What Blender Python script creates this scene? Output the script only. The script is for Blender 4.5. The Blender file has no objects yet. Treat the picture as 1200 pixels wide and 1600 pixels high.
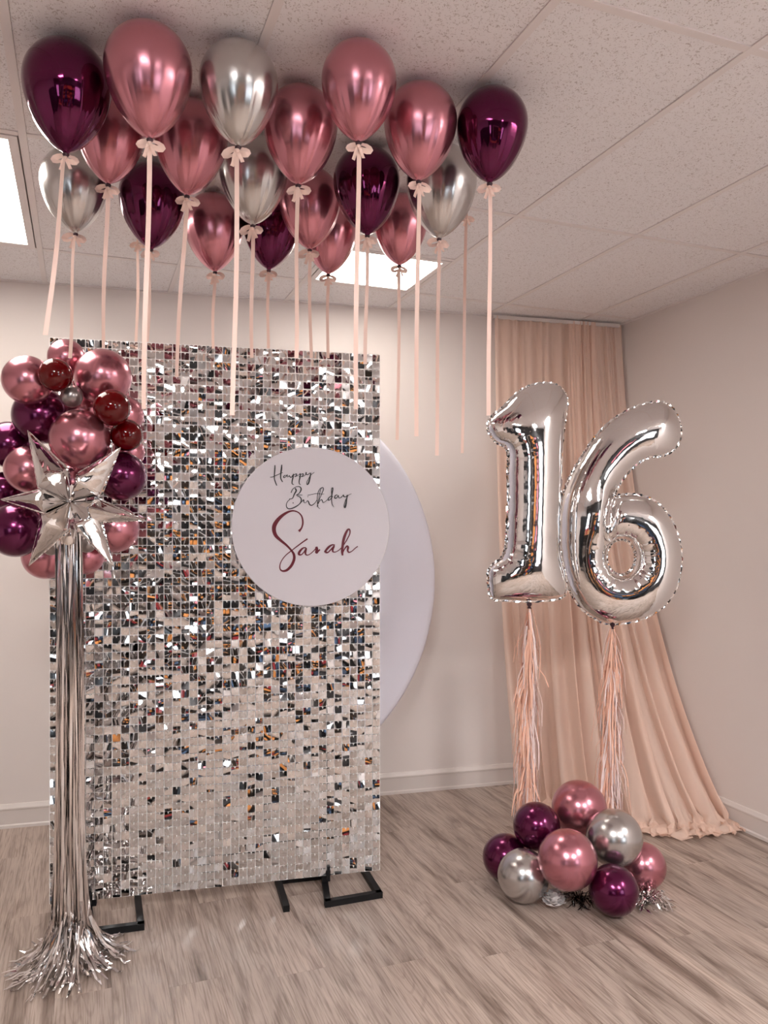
import bpy, bmesh, math, random
import numpy as np
from mathutils import Vector, Matrix
from mathutils.geometry import delaunay_2d_cdt
random.seed(16); rng = np.random.default_rng(16)
R = math.radians
scene = bpy.context.scene
C = scene.collection

# ------------------------------------------------------------------ camera
TH = 0.36977; ST, CT = math.sin(TH), math.cos(TH)
CAMZ = 1.579; CEIL = 2.882; F = 1220.0; HY = 825.2
cam_d = bpy.data.cameras.new('camera'); cam = bpy.data.objects.new('camera', cam_d); C.objects.link(cam)
cam.location = (0, 0, CAMZ); cam.rotation_euler = (R(90), 0, -TH)
cam_d.sensor_fit = 'VERTICAL'; cam_d.sensor_height = 32.0; cam_d.lens = F / 1600 * 32.0
cam_d.shift_y = (HY - 800) / 1600; cam_d.clip_start = 0.05
scene.camera = cam
# ------------------------------------------------------------------ world (overcast daylight outside the added windows)
w = bpy.data.worlds.new('daylight'); scene.world = w; w.use_nodes = True
w.node_tree.nodes['Background'].inputs[0].default_value = (0.80, 0.90, 1.0, 1)
w.node_tree.nodes['Background'].inputs[1].default_value = 1.7
LAMP = 20.0; LAMP_BACK = 5.4
LAMP_COL = (1.0, 0.98, 0.965, 1)
scene.view_settings.view_transform = 'Standard'
scene.view_settings.look = 'None'
scene.view_settings.exposure = 1.33
scene.view_settings.gamma = 1.0
scene.view_settings.use_curve_mapping = False


def P(px, py, d):
    """point at a pixel of the photograph, d metres deep"""
    r = (px - 600) / F * d; z = CAMZ - (py - HY) / F * d
    return Vector((r * CT + d * ST, d * CT - r * ST, z))


def floor_pt(px, py, z=0.0):
    return P(px, py, (CAMZ - z) * F / (py - HY))


# ------------------------------------------------------------------ helpers
def mat(name, col=(.8, .8, .8), rough=.5, metal=0.0, **kw):
    m = bpy.data.materials.new(name); m.use_nodes = True
    b = m.node_tree.nodes['Principled BSDF']
    b.inputs['Base Color'].default_value = (*col, 1)
    b.inputs['Roughness'].default_value = rough
    b.inputs['Metallic'].default_value = metal
    for k, v in kw.items():
        b.inputs[k.replace('_', ' ')].default_value = v
    return m


def N(m, t, **kw):
    n = m.node_tree.nodes.new(t)
    for k, v in kw.items(): setattr(n, k, v)
    return n


def L(m, a, b): m.node_tree.links.new(a, b)


def BS(m): return m.node_tree.nodes['Principled BSDF']


def ramp(m, fac, stops):
    n = N(m, 'ShaderNodeValToRGB'); e = n.color_ramp.elements
    while len(e) < len(stops): e.new(.5)
    for i, (p, c) in enumerate(stops):
        e[i].position = p; e[i].color = (*c, 1)
    L(m, fac, n.inputs[0]); return n.outputs[0]


def bump(m, h, strength, dist=.01):
    b = N(m, 'ShaderNodeBump'); b.inputs['Strength'].default_value = strength; b.inputs['Distance'].default_value = dist
    L(m, h, b.inputs['Height']); L(m, b.outputs[0], BS(m).inputs['Normal']); return b


def mesh(name, v, f, m=None, smooth=False):
    me = bpy.data.meshes.new(name); me.from_pydata([tuple(map(float, p)) for p in v], [], [tuple(map(int, q)) for q in f]); me.update()
    if m: me.materials.append(m)
    if smooth: me.polygons.foreach_set('use_smooth', [True] * len(me.polygons))
    return me


def ob(name, me, parent=None, loc=(0, 0, 0), rot=None, scale=None):
    o = bpy.data.objects.new(name, me); C.objects.link(o); o.parent = parent; o.location = loc
    if rot is not None: o.rotation_euler = rot
    if scale is not None: o.scale = (scale,) * 3 if isinstance(scale, (int, float)) else scale
    return o


def tag(o, label=None, cat=None, group=None, kind=None):
    if label: o['label'] = label
    if cat: o['category'] = cat
    if group: o['group'] = group
    if kind: o['kind'] = kind
    return o


class MB:
    def __init__(s): s.v = []; s.f = []

    def add(s, v, f):
        n = len(s.v); s.v += [tuple(p) for p in v]; s.f += [tuple(i + n for i in q) for q in f]; return s

    def box(s, x0, x1, y0, y1, z0, z1):
        return s.add([(x, y, z) for x in (x0, x1) for y in (y0, y1) for z in (z0, z1)],
                     [(0, 1, 3, 2), (4, 6, 7, 5), (0, 4, 5, 1), (2, 3, 7, 6), (0, 2, 6, 4), (1, 5, 7, 3)])

    def bar(s, a, b, w, h, up=(0, 0, 1), ext=0.0):
        a = Vector(a); b = Vector(b); t = (b - a).normalized(); a = a - t * ext; b = b + t * ext
        u = Vector(up); sd = t.cross(u)
        if sd.length < 1e-4: sd = t.cross(Vector((1, 0, 0)))
        sd.normalize(); u = sd.cross(t).normalized()
        vs = []
        for p in (a, b):
            for i, j in ((-1, -1), (1, -1), (1, 1), (-1, 1)): vs.append(p + sd * i * w / 2 + u * j * h / 2)
        return s.add(vs, [(3, 2, 1, 0), (4, 5, 6, 7), (0, 1, 5, 4), (1, 2, 6, 5), (2, 3, 7, 6), (3, 0, 4, 7)])

    def build(s, name, m=None, parent=None, smooth=False, off=(0, 0, 0), bev=0):
        off = Vector(off)
        me = mesh(name, [Vector(p) - off for p in s.v], s.f, m, smooth)
        if bev:
            bm = bmesh.new(); bm.from_mesh(me)
            bmesh.ops.bevel(bm, geom=bm.edges[:], offset=bev, segments=2, affect='EDGES', profile=.6); bm.to_mesh(me); bm.free()
        return ob(name, me, parent)


def lathe(prof, n=32):
    v = []; f = []
    for i, (r, z) in enumerate(prof):
        for k in range(n): a = 2 * math.pi * k / n; v.append((r * math.cos(a), r * math.sin(a), z))
        if i:
            for k in range(n): f.append(((i - 1) * n + k, (i - 1) * n + (k + 1) % n, i * n + (k + 1) % n, i * n + k))
    return v, f


# ------------------------------------------------------------------ materials
M = {}
m = M['wall'] = mat('wall_paint', (.80, .735, .705), .6)
n = N(m, 'ShaderNodeTexNoise'); n.inputs['Scale'].default_value = 240; bump(m, n.outputs[0], .06, .002)
M['dark_reflected'] = mat('dark_reflected_wall', (.03, .028, .03), .6)  # unseen front wall, coloured dark to give the sequins black reflections
M['trim'] = mat('white_trim_paint', (.72, .66, .63), .35)
M['gyps'] = mat('grid_paint', (.82, .77, .76), .5)
m = M['tile'] = mat('acoustic_tile', (.56, .45, .42), .9)
tc = N(m, 'ShaderNodeTexCoord'); oi = N(m, 'ShaderNodeObjectInfo')
ad = N(m, 'ShaderNodeVectorMath', operation='ADD'); L(m, tc.outputs['Object'], ad.inputs[0])
cmb = N(m, 'ShaderNodeCombineXYZ'); mu = N(m, 'ShaderNodeMath', operation='MULTIPLY'); mu.inputs[1].default_value = 37
L(m, oi.outputs['Random'], mu.inputs[0]); L(m, mu.outputs[0], cmb.inputs[0]); L(m, mu.outputs[0], cmb.inputs[1]); L(m, cmb.outputs[0], ad.inputs[1])
nz = N(m, 'ShaderNodeTexNoise'); nz.inputs['Scale'].default_value = 105; nz.inputs['Detail'].default_value = 1; nz.inputs['Distortion'].default_value = 1.6; L(m, ad.outputs[0], nz.inputs['Vector'])
vo = N(m, 'ShaderNodeTexVoronoi'); vo.inputs['Scale'].default_value = 110; vo.inputs['Randomness'].default_value = 1; L(m, ad.outputs[0], vo.inputs['Vector'])
hole1 = ramp(m, nz.outputs[0], [(.335, (0, 0, 0)), (.385, (1, 1, 1))])
hole2 = ramp(m, vo.outputs['Distance'], [(.10, (0, 0, 0)), (.20, (1, 1, 1))])
mn = N(m, 'ShaderNodeMix', data_type='RGBA', blend_type='MULTIPLY'); mn.inputs[0].default_value = 1
L(m, hole1, mn.inputs[6]); L(m, hole2, mn.inputs[7])
cm = N(m, 'ShaderNodeMix', data_type='RGBA'); cm.inputs[6].default_value = (.62, .57, .56, 1); cm.inputs[7].default_value = (.88, .86, .87, 1)
L(m, mn.outputs[2], cm.inputs[0]); L(m, cm.outputs[2], BS(m).inputs['Base Color']); bump(m, mn.outputs[2], .5, .003)

m = M['wood'] = mat('vinyl_wood_plank', (.35, .26, .22), .42)
tc = N(m, 'ShaderNodeTexCoord'); oi = N(m, 'ShaderNodeObjectInfo')
mu = N(m, 'ShaderNodeMath', operation='MULTIPLY'); mu.inputs[1].default_value = 53; L(m, oi.outputs['Random'], mu.inputs[0])
cmb = N(m, 'ShaderNodeCombineXYZ'); L(m, mu.outputs[0], cmb.inputs[0]); L(m, mu.outputs[0], cmb.inputs[1])
ad = N(m, 'ShaderNodeVectorMath', operation='ADD'); L(m, tc.outputs['Object'], ad.inputs[0]); L(m, cmb.outputs[0], ad.inputs[1])


def mapped(sc):
    mp = N(m, 'ShaderNodeMapping'); mp.inputs['Scale'].default_value = sc; L(m, ad.outputs[0], mp.inputs[0]); return mp.outputs[0]


n1 = N(m, 'ShaderNodeTexNoise'); n1.inputs['Scale'].default_value = 1; n1.inputs['Detail'].default_value = 2; L(m, mapped((7, .6, 1)), n1.inputs['Vector'])
rg = N(m, 'ShaderNodeMath', operation='MULTIPLY'); rg.inputs[1].default_value = 120; L(m, n1.outputs[0], rg.inputs[0])
sn = N(m, 'ShaderNodeMath', operation='SINE'); L(m, rg.outputs[0], sn.inputs[0])
n2 = N(m, 'ShaderNodeTexNoise'); n2.inputs['Scale'].default_value = 1; n2.inputs['Detail'].default_value = 4; L(m, mapped((150, 5, 1)), n2.inputs['Vector'])
n3 = N(m, 'ShaderNodeTexNoise'); n3.inputs['Scale'].default_value = 1; n3.inputs['Detail'].default_value = 5; n3.inputs['Roughness'].default_value = .6; n3.inputs['Distortion'].default_value = .6; L(m, mapped((14, 1.6, 1)), n3.inputs['Vector'])
base = ramp(m, n3.outputs[0], [(.32, (.20, .145, .118)), (.46, (.42, .335, .288)), (.70, (.56, .465, .405))])
r1 = ramp(m, sn.outputs[0], [(.0, (1, 1, 1)), (.62, (1, 1, 1)), (.97, (.66, .62, .60))])
x1 = N(m, 'ShaderNodeMix', data_type='RGBA', blend_type='MULTIPLY'); x1.inputs[0].default_value = .42; L(m, base, x1.inputs[6]); L(m, r1, x1.inputs[7])
r2 = ramp(m, n2.outputs[0], [(.38, (.60, .56, .53)), (.52, (1, 1, 1))])
x2 = N(m, 'ShaderNodeMix', data_type='RGBA', blend_type='MULTIPLY'); x2.inputs[0].default_value = .8; L(m, x1.outputs[2], x2.inputs[6]); L(m, r2, x2.inputs[7])
r3 = ramp(m, oi.outputs['Random'], [(0, (.90, .90, .90)), (1, (1.06, 1.05, 1.04))])
x3 = N(m, 'ShaderNodeMix', data_type='RGBA', blend_type='MULTIPLY'); x3.inputs[0].default_value = 1; L(m, x2.outputs[2], x3.inputs[6]); L(m, r3, x3.inputs[7])
L(m, x3.outputs[2], BS(m).inputs['Base Color']); bump(m, n2.outputs[0], .12, .002)

M['gap'] = mat('plank_joint', (.12, .09, .075), .8)
M['black'] = mat('black_steel', (.006, .006, .007), .55, Specular_IOR_Level=.3)
M['mirror'] = mat('silver_sequin', (.70, .69, .69), .045, 1.0)
M['gridw'] = mat('clear_plastic_grid', (.95, .92, .91), .3)
M['rose'] = mat('rose_chrome_latex', (.57, .225, .275), .25, .92, Coat_Weight=.4, Coat_Roughness=.2)
M['silver'] = mat('silver_chrome_latex', (.56, .54, .53), .24, .95, Coat_Weight=.4, Coat_Roughness=.16)
M['plum'] = mat('plum_glossy_latex', (.105, .004, .048), .08, .9, Coat_Weight=.35, Coat_Roughness=.03)
M['plum2'] = mat('plum_chrome_latex', (.115, .004, .055), .20, .85, Coat_Weight=.5, Coat_Roughness=.12)
M['ruby'] = mat('ruby_clear_latex', (.10, .0003, .001), .05, 0.0, Specular_IOR_Level=.45)
M['pearl'] = mat('grey_pearl_latex', (.33, .29, .28), .28, .7, Coat_Weight=.4, Coat_Roughness=.1)
M['knot'] = mat('balloon_knot', (.045, .012, .02), .4)
M['foil'] = mat('silver_foil', (.82, .80, .79), .055, 1.0)
m = M['foil']; nz = N(m, 'ShaderNodeTexNoise'); nz.inputs['Scale'].default_value = 14; nz.inputs['Detail'].default_value = 2
tc = N(m, 'ShaderNodeTexCoord'); L(m, tc.outputs['Object'], nz.inputs['Vector']); bump(m, nz.outputs[0], .12, .01)
M['mylar'] = mat('silver_mylar', (.80, .77, .76), .12, 1.0)
M['ribbon'] = mat('peach_ribbon', (.90, .66, .57), .45, Sheen_Weight=.3)
M['board'] = mat('white_acrylic', (.62, .585, .625), .35)
M['fabric'] = mat('lavender_spandex', (.88, .88, .99), .8)
M['ink'] = mat('black_vinyl', (.012, .010, .012), .4)
M['wine'] = mat('burgundy_vinyl', (.12, .004, .016), .3)
M['petal'] = mat('white_satin', (.72, .66, .65), .4, Sheen_Weight=.5)
m = M['sheer'] = bpy.data.materials.new('peach_chiffon'); m.use_nodes = True
nt = m.node_tree; nt.nodes.remove(BS(m)); out = nt.nodes['Material Output']
tr = N(m, 'ShaderNodeBsdfTransparent'); tr.inputs[0].default_value = (1, .97, .95, 1)
df = N(m, 'ShaderNodeBsdfDiffuse'); df.inputs[0].default_value = (1.0, .755, .635, 1)
tl = N(m, 'ShaderNodeBsdfTranslucent'); tl.inputs[0].default_value = (1.0, .755, .635, 1)
mx = N(m, 'ShaderNodeMixShader'); mx.inputs[0].default_value = .12; L(m, df.outputs[0], mx.inputs[1]); L(m, tl.outputs[0], mx.inputs[2])
m2 = N(m, 'ShaderNodeMixShader'); m2.inputs[0].default_value = .68; L(m, tr.outputs[0], m2.inputs[1]); L(m, mx.outputs[0], m2.inputs[2]); L(m, m2.outputs[0], out.inputs[0])
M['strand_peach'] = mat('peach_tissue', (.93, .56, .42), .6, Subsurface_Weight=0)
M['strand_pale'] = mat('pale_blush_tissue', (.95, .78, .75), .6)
m = M['lamp'] = mat('lamp_diffuser', (.9, .9, .9), .4)
BS(m).inputs['Emission Color'].default_value = LAMP_COL; BS(m).inputs['Emission Strength'].default_value = LAMP
m = M['lamp_back'] = mat('lamp_diffuser_dim', (.9, .9, .9), .4)
BS(m).inputs['Emission Color'].default_value = (1.0, .92, .83, 1); BS(m).inputs['Emission Strength'].default_value = LAMP_BACK
M['glass'] = mat('window_glass', (1, 1, 1), .02, Transmission_Weight=1.0, IOR=1.01)
for k_, c_ in (('dark_wood', (.03, .018, .012)), ('oak', (.42, .21, .09)), ('red_box', (.33, .03, .04)), ('blue_box', (.09, .16, .28)), ('orange_box', (.65, .26, .07)), ('pink_box', (.62, .2, .24)), ('cream_box', (.6, .52, .45)), ('charcoal', (.012, .012, .014)), ('navy', (.03, .05, .09))):
    M[k_] = mat(k_, c_, .5)

# ------------------------------------------------------------------ room plan
CX, CY = 3.234, 4.139
WB = -0.117; DB = Vector((math.cos(WB), math.sin(WB)))
XL, YF, XR = -3.3, -2.6, 3.234
YBL = CY - (CX - XL) * math.tan(WB)                       # back wall at the left corner
room = [Vector((XL, YF)), Vector((XR, YF)), Vector((XR, CY)), Vector((XL, YBL))]


def clip(poly):
    for i in range(4):
        a = room[i]; b = room[(i + 1) % 4]; nrm = Vector((-(b - a).y, (b - a).x)); out_ = []
        for k in range(len(poly)):
            p = poly[k]; q = poly[(k + 1) % len(poly)]; dp = nrm.dot(p - a); dq = nrm.dot(q - a)
            if dp >= 0: out_.append(p)
            if (dp >= 0) != (dq >= 0): out_.append(p + (q - p) * (dp / (dp - dq)))
        poly = out_
        if len(poly) < 3: return []
    return poly


def slab(poly, z0, z1):
    n = len(poly)
    v = [(p.x, p.y, z0) for p in poly] + [(p.x, p.y, z1) for p in poly]
    return v, [tuple(range(n))[::-1], tuple(range(n, 2 * n))] + [(i, (i + 1) % n, n + (i + 1) % n, n + i) for i in range(n)]


# floor with its planks
big = [Vector((XL - .15, YF - .15)), Vector((XR + .15, YF - .15)), Vector((XR + .15, CY + .15)), Vector((XL - .15, YBL + .15))]
v, f = slab(big, -.1, -.006)
floor = ob('floor', mesh('floor', v, f, M['gap'])); tag(floor, kind='structure')
PW, PL = .1815, 1.22
shared = {}
ncol = int((XR - XL) / PW) + 2
for i in range(ncol):
    x0 = XL - .05 + i * PW; off = (i * .47) % 1 * PL
    for j in range(9):
        y0 = YF - PL + off + j * PL
        q = [Vector((x0 + .0003, y0 + .0003)), Vector((x0 + PW - .0003, y0 + .0003)), Vector((x0 + PW - .0003, y0 + PL - .0003)), Vector((x0 + .0003, y0 + PL - .0003))]
        c = clip(q)
        if not c: continue
        ctr = Vector((x0 + PW / 2, y0 + PL / 2))
        whole = len(c) == 4 and all((a - b).length < 1e-6 for a, b in zip(c, q))
        if whole and 'p' in shared: me = shared['p']
        else:
            v, f = slab([p - ctr for p in c], -.006, 0); me = mesh('plank', v, f, M['wood'])
            if whole: shared['p'] = me
        o = ob('plank', me, floor, (ctr.x, ctr.y, 0))

# ceiling: backing, T-bars, tiles, lamps
v, f = slab(big, CEIL + .03, CEIL + .12)
ceil = ob('ceiling', mesh('ceiling', v, f, M['gyps'])); tag(ceil, kind='structure')
TX, TY = 1.704, 2.845


def gx(k): return TX + .61 * k if k >= -1 else TX - .61 + .638 * (k + 1)


def gy(j): return TY + 1.14 * j if j >= 0 else TY + 1.22 * j


lamps = [(-4, 0), (-1, 0), (-4, -3), (2, -3), (-1, -4)]
lamps = [l for l in lamps if gy(l[1]) > YF + .1]
for k in range(-9, 4):
    for j in range(-6, 3):
        if (k, j) in lamps and (k, j) != (-1, 0): continue
        e = .0131
        yt = gy(j + 1) if (k, j) != (-1, 0) else gy(1) - .56
        q = [Vector((gx(k) + e, gy(j) + e)), Vector((gx(k + 1) - e, gy(j) + e)), Vector((gx(k + 1) - e, yt - e)), Vector((gx(k) + e, yt - e))]
        c = clip(q)
        if not c: continue
        ctr = sum(c, Vector((0, 0))) / len(c)
        v, f = slab([p - ctr for p in c], CEIL + .004, CEIL + .03)
        ob('ceiling_tile', mesh('ceiling_tile', v, f, M['tile']), ceil, (ctr.x, ctr.y, 0))
for k in range(-9, 4):
    a = max(YF, -9); x = gx(k)
    c = clip([Vector((x - .0125, YF - 1)), Vector((x + .0125, YF - 1)), Vector((x + .0125, 7)), Vector((x - .0125, 7))])
    if c: v, f = slab(c, CEIL, CEIL + .026); ob('grid_bar', mesh('grid_bar', v, f, M['gyps']), ceil)
for j in range(-6, 3):
    for k in range(-9, 4):
        c = clip([Vector((gx(k) + .013, gy(j) - .0125)), Vector((gx(k + 1) - .013, gy(j) - .0125)), Vector((gx(k + 1) - .013, gy(j) + .0125)), Vector((gx(k) + .013, gy(j) + .0125))])
        if c: v, f = slab(c, CEIL + .0003, CEIL + .026); ob('grid_cross_bar', mesh('grid_cross_bar', v, f, M['gyps']), ceil)
v, f = slab([Vector((gx(-1) + .013, gy(1) - .5725)), Vector((gx(0) - .013, gy(1) - .5725)), Vector((gx(0) - .013, gy(1) - .5475)), Vector((gx(-1) + .013, gy(1) - .5475))], CEIL + .0003, CEIL + .026); ob('grid_cross_bar', mesh('grid_cross_bar', v, f, M['gyps']), ceil)
# perimeter angle
pa = MB()
for a, b in zip(room, room[1:] + room[:1]):
    t = (b - a).normalized(); nn = Vector((-t.y, t.x))
    c = [a, b, b + nn * .022, a + nn * .022]; v, f = slab(c, CEIL - .001, CEIL + .02); pa.add(v, f)
pa.build('wall_angle', M['gyps'], ceil)

lamp_labels = {(-4, 0): 'bright ceiling panel lamp cut by the left edge of the photo', (-1, 0): 'bright ceiling panel lamp behind the floating balloons, near the back wall'}
for n_, (k, j) in enumerate(lamps):
    x0, x1, y0, y1 = gx(k) + .018, gx(k + 1) - .018, (gy(j) if (k, j) != (-1, 0) else gy(1) - .56) + .018, gy(j + 1) - .018
    root = ob('ceiling_lamp', None, None, ((x0 + x1) / 2, (y0 + y1) / 2, CEIL)); rl = Vector(root.location)
    lab = lamp_labels.get((k, j))
    if lab: tag(root, lab, 'ceiling lamp', 'recessed ceiling lamps')
    else: tag(root, 'recessed ceiling panel lamp outside the frame, ' + {(-4, -3): 'nearest to the left of the camera', (2, -3): 'nearest to the right of the camera', (-1, -4): 'behind the camera in the middle', (-7, -3): 'beside the left wall'}[(k, j)], 'ceiling lamp', 'recessed ceiling lamps outside the frame')
    fr = MB(); b = .03
    fr.box(x0, x1, y0, y0 + b, CEIL - .002, CEIL + .028); fr.box(x0, x1, y1 - b, y1, CEIL - .002, CEIL + .028)
    fr.box(x0, x0 + b, y0 + b, y1 - b, CEIL - .002, CEIL + .028); fr.box(x1 - b, x1, y0 + b, y1 - b, CEIL - .002, CEIL + .028)
    fr.build('lamp_frame', M['gyps'], root, off=rl)
    d = MB(); d.box(x0 + b, x1 - b, y0 + b, y1 - b, CEIL + .004, CEIL + .012); d.build('lamp_diffuser', M['lamp'] if j < 0 else M['lamp_back'], root, off=rl)


# walls
def wall(name, a, b, holes=(), m=M['wall']):
    """wall from a to b (inside to the left of a->b); holes = (t0,t1,z0,z1)"""
    t = (b - a).normalized(); nn = Vector((t.y, -t.x)); Ln = (b - a).length; mb = MB()

    def seg(t0, t1, z0, z1):
        if t1 - t0 < 1e-4 or z1 - z0 < 1e-4: return
        p, q = a + t * t0, a + t * t1
        v, f = slab([p, q, q + nn * .12, p + nn * .12][::-1], z0, z1); mb.add(v, f)
    cur = 0; H = CEIL + .03
    for t0, t1, z0, z1 in sorted(holes):
        seg(cur, t0, 0, H); seg(t0, t1, 0, z0); seg(t0, t1, z1, H); cur = t1
    seg(cur, Ln, 0, H)
    return tag(mb.build(name, m), kind='structure')


wall('wall_back', Vector((XR, CY)), Vector((XL, YBL)))
wall('wall_right', Vector((XR, YF)), Vector((XR, CY)))
wall('wall_left', Vector((XL, YBL)), Vector((XL, YF)))
WIN = [(.5, 1.5, .9, 2.2), (5.0, 6.1, .8, 2.2)]; DOOR = (2.3, 3.3, 0, 2.1)
wall('wall_front', Vector((XL, YF)), Vector((XR, YF)), WIN + [DOOR], M['dark_reflected'])


# baseboards with cap and shoe moulding
def base(name, a, b):
    t = (b - a).normalized(); nn = Vector((-t.y, t.x)); mb = MB()
    prof = [(0, 0), (.022, 0), (.021, .014), (.014, .02), (.0135, .092), (.016, .096), (.016, .103), (.011, .112), (.006, .122), (0, .124)]
    v = []
    for p in (a, b):
        for y, z in prof: q = p + nn * y; v.append((q.x, q.y, z))
    n = len(prof); mb.add(v, [(i, i + 1, n + i + 1, n + i) for i in range(n - 1)] + [tuple(range(n))[::-1], tuple(range(n, 2 * n))])
    return tag(mb.build(name, M['trim']), kind='structure')


base('baseboard_back', Vector((XR, CY)), Vector((XL, YBL)))
base('baseboard_right', Vector((XR, YF)), Vector((XR, CY)))
base('baseboard_left', Vector((XL, YBL)), Vector((XL, YF)))
base('baseboard_front', Vector((XL, YF)), Vector((XL + DOOR[0] - .06, YF)))

# unseen windows and door, added behind the camera to show in reflections
for i, (t0, t1, z0, z1) in enumerate(WIN):
    fr = MB(); x0, x1 = XL + t0, XL + t1; w_ = .05
    for a, b_ in ((x0, x0 + w_), (x1 - w_, x1), ((x0 + x1) / 2 - .02, (x0 + x1) / 2 + .02)): fr.box(a, b_, YF - .1, YF - .02, z0, z1)
    for a, b_ in ((z0, z0 + w_), (z1 - w_, z1)): fr.box(x0, x1, YF - .1, YF - .02, a, b_)
    o = tag(fr.build('window_%d' % (i + 1), M['trim']), kind='structure')
    g = MB(); g.box(x0 + w_, x1 - w_, YF - .065, YF - .06, z0 + w_, z1 - w_); g.build('window_pane', M['glass'], o)
d = MB(); d.box(XL + DOOR[0] + .03, XL + DOOR[1] - .03, YF - .08, YF - .035, .005, 2.07)
do = tag(d.build('added_door_1', M['dark_wood']), kind='structure')
d = MB(); d.box(XL + DOOR[0] - .05, XL + DOOR[0] + .02, YF - .1, YF + .012, 0, 2.15); d.box(XL + DOOR[1] - .02, XL + DOOR[1] + .05, YF - .1, YF + .012, 0, 2.15); d.box(XL + DOOR[0] - .05, XL + DOOR[1] + .05, YF - .1, YF + .012, 2.08, 2.15)
d.build('door_casing', M['trim'], do)
v, f = lathe([(.0, 0), (.012, 0), (.012, .03), (.026, .04), (.03, .055), (.02, .07), (0, .072)], 20)
ob('door_handle', mesh('door_handle', v, f, M['foil'], True), do, (XL + DOOR[1] - .12, YF - .036, 1.0), (R(-90), 0, 0))


# unseen furniture added behind the camera to give the sequins something to reflect
def shelf(x0, x1, y, dp, h, label, cols, rot=False):
    root = ob('reflection_shelves', None, None, ((x0 + x1) / 2, y, 0)); tag(root, label, 'shelf'); off = root.location  # added shelves, a dark shape for the sequins to mirror
    
    for xa in (x0, x1 - .025): s = MB(); s.box(xa, xa + .025, y, y + dp, 0, h); s.build('side_panel', M['charcoal'], root, off=off)
    s = MB(); s.box(x0 + .026, x1 - .026, y, y + .01, .05, h); s.build('back_panel', M['charcoal'], root, off=off)
    nz_ = 5
    for i in range(nz_ + 1):
        z = .05 + (h - .08) * i / nz_
        s = MB(); s.box(x0 + .026, x1 - .026, y + .011, y + dp - .002, z, z + .025); s.build('shelf_board', M['charcoal'], root, off=off)
        if i < nz_:
            x = x0 + .05; cnt = 0
            while x < x1 - .3:
                bw = random.uniform(.12, .3); bh = random.uniform(.12, (h - .08) / nz_ - .07); c_ = random.choice(cols)
                if random.random() < .92:
                    g = MB(); g.box(-bw / 2, bw / 2, -.13, .13, 0, bh); lo = g.build('reflection_box', M[c_], bev=.004)  # unseen boxes, put in for coloured patches in the reflections
                    lo.location = (x + bw / 2, y + dp / 2, z + .026)
                    cnt += 1
                    tag(lo, {'red_box': 'red', 'blue_box': 'blue', 'orange_box': 'orange', 'pink_box': 'pink', 'cream_box': 'cream', 'charcoal': 'black', 'navy': 'dark blue'}[c_] + ' box added for reflections on the ' + ['bottom', 'second', 'third', 'fourth', 'top'][i] + ' board of the ' + ('tall' if h > 2 else 'low') + ' black shelves, ' + ['first', 'second', 'third', 'fourth', 'fifth', 'sixth', 'seventh', 'eighth'][cnt - 1] + ' in the row', 'box', 'boxes added behind the camera for reflections')
                x += bw + random.uniform(.02, .15)


shelf(.1, 1.42, YF + .03, .34, 2.2, 'tall black shelving unit beside the door, added behind the camera for reflections', ['red_box', 'orange_box', 'pink_box', 'blue_box', 'cream_box', 'orange_box', 'navy'])
shelf(-1.5 + .1, -1.08, YF + .03, .34, 1.4, 'low black shelving unit left of the door, added behind the camera for reflections', ['navy', 'charcoal'])
t = ob('reflection_table', None, None, (-1.1, -1.6, 0)); tag(t, 'oak topped work table with black legs, added behind the camera for reflections', 'table')  # table added out of view as something to be mirrored
g = MB(); g.box(-.8, .8, -.4, .4, .72, .75); g.build('table_top', M['oak'], t, bev=.004)
for sx in (-1, 1):
    for sy in (-1, 1): g = MB(); g.box(sx * .74 - .025, sx * .74 + .025, sy * .34 - .025, sy * .34 + .025, 0, .72); g.build('leg', M['black'], t)
for i, (x, y, s_, h, c_) in enumerate([(-1.6, -1.6, .3, .26, 'pink_box'), (-1.15, -1.5, .24, .3, 'red_box'), (-.65, -1.65, .34, .2, 'navy'), (-1.3, -1.85, .2, .2, 'orange_box')]):  # added gift boxes lend colour to the mirrored sequins
    g = MB(); g.box(-s_ / 2, s_ / 2, -s_ / 2.6, s_ / 2.6, 0, h); o = g.build('reflection_gift_box', M[c_], bev=.004); o.location = (x, y, .751)
    tag(o, ['pink', 'red', 'navy', 'orange'][i] + ' gift box on the oak table, added for reflections', 'box', 'gift boxes added for reflections')
cab = ob('reflection_cabinet', None, None, (-2.95, -1.2, 0)); tag(cab, 'tall black two door cabinet against the left wall, unseen, added for reflections', 'cabinet')  # unseen cabinet, added as a dark mass for the reflections
g = MB(); g.box(-.28, .22, -.9, .9, 0, 2.0); g.build('body', M['charcoal'], cab)
for s_ in (-1, 1):
    g = MB(); g.box(.221, .24, min(s_ * .005, s_ * .89), max(s_ * .005, s_ * .89), .06, 1.97); dr = g.build('door', M['charcoal'], cab)
    g = MB(); g.box(.241, .26, s_ * .05 - .008, s_ * .05 + .008, .95, 1.15); g.build('handle', M['foil'], dr)

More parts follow.
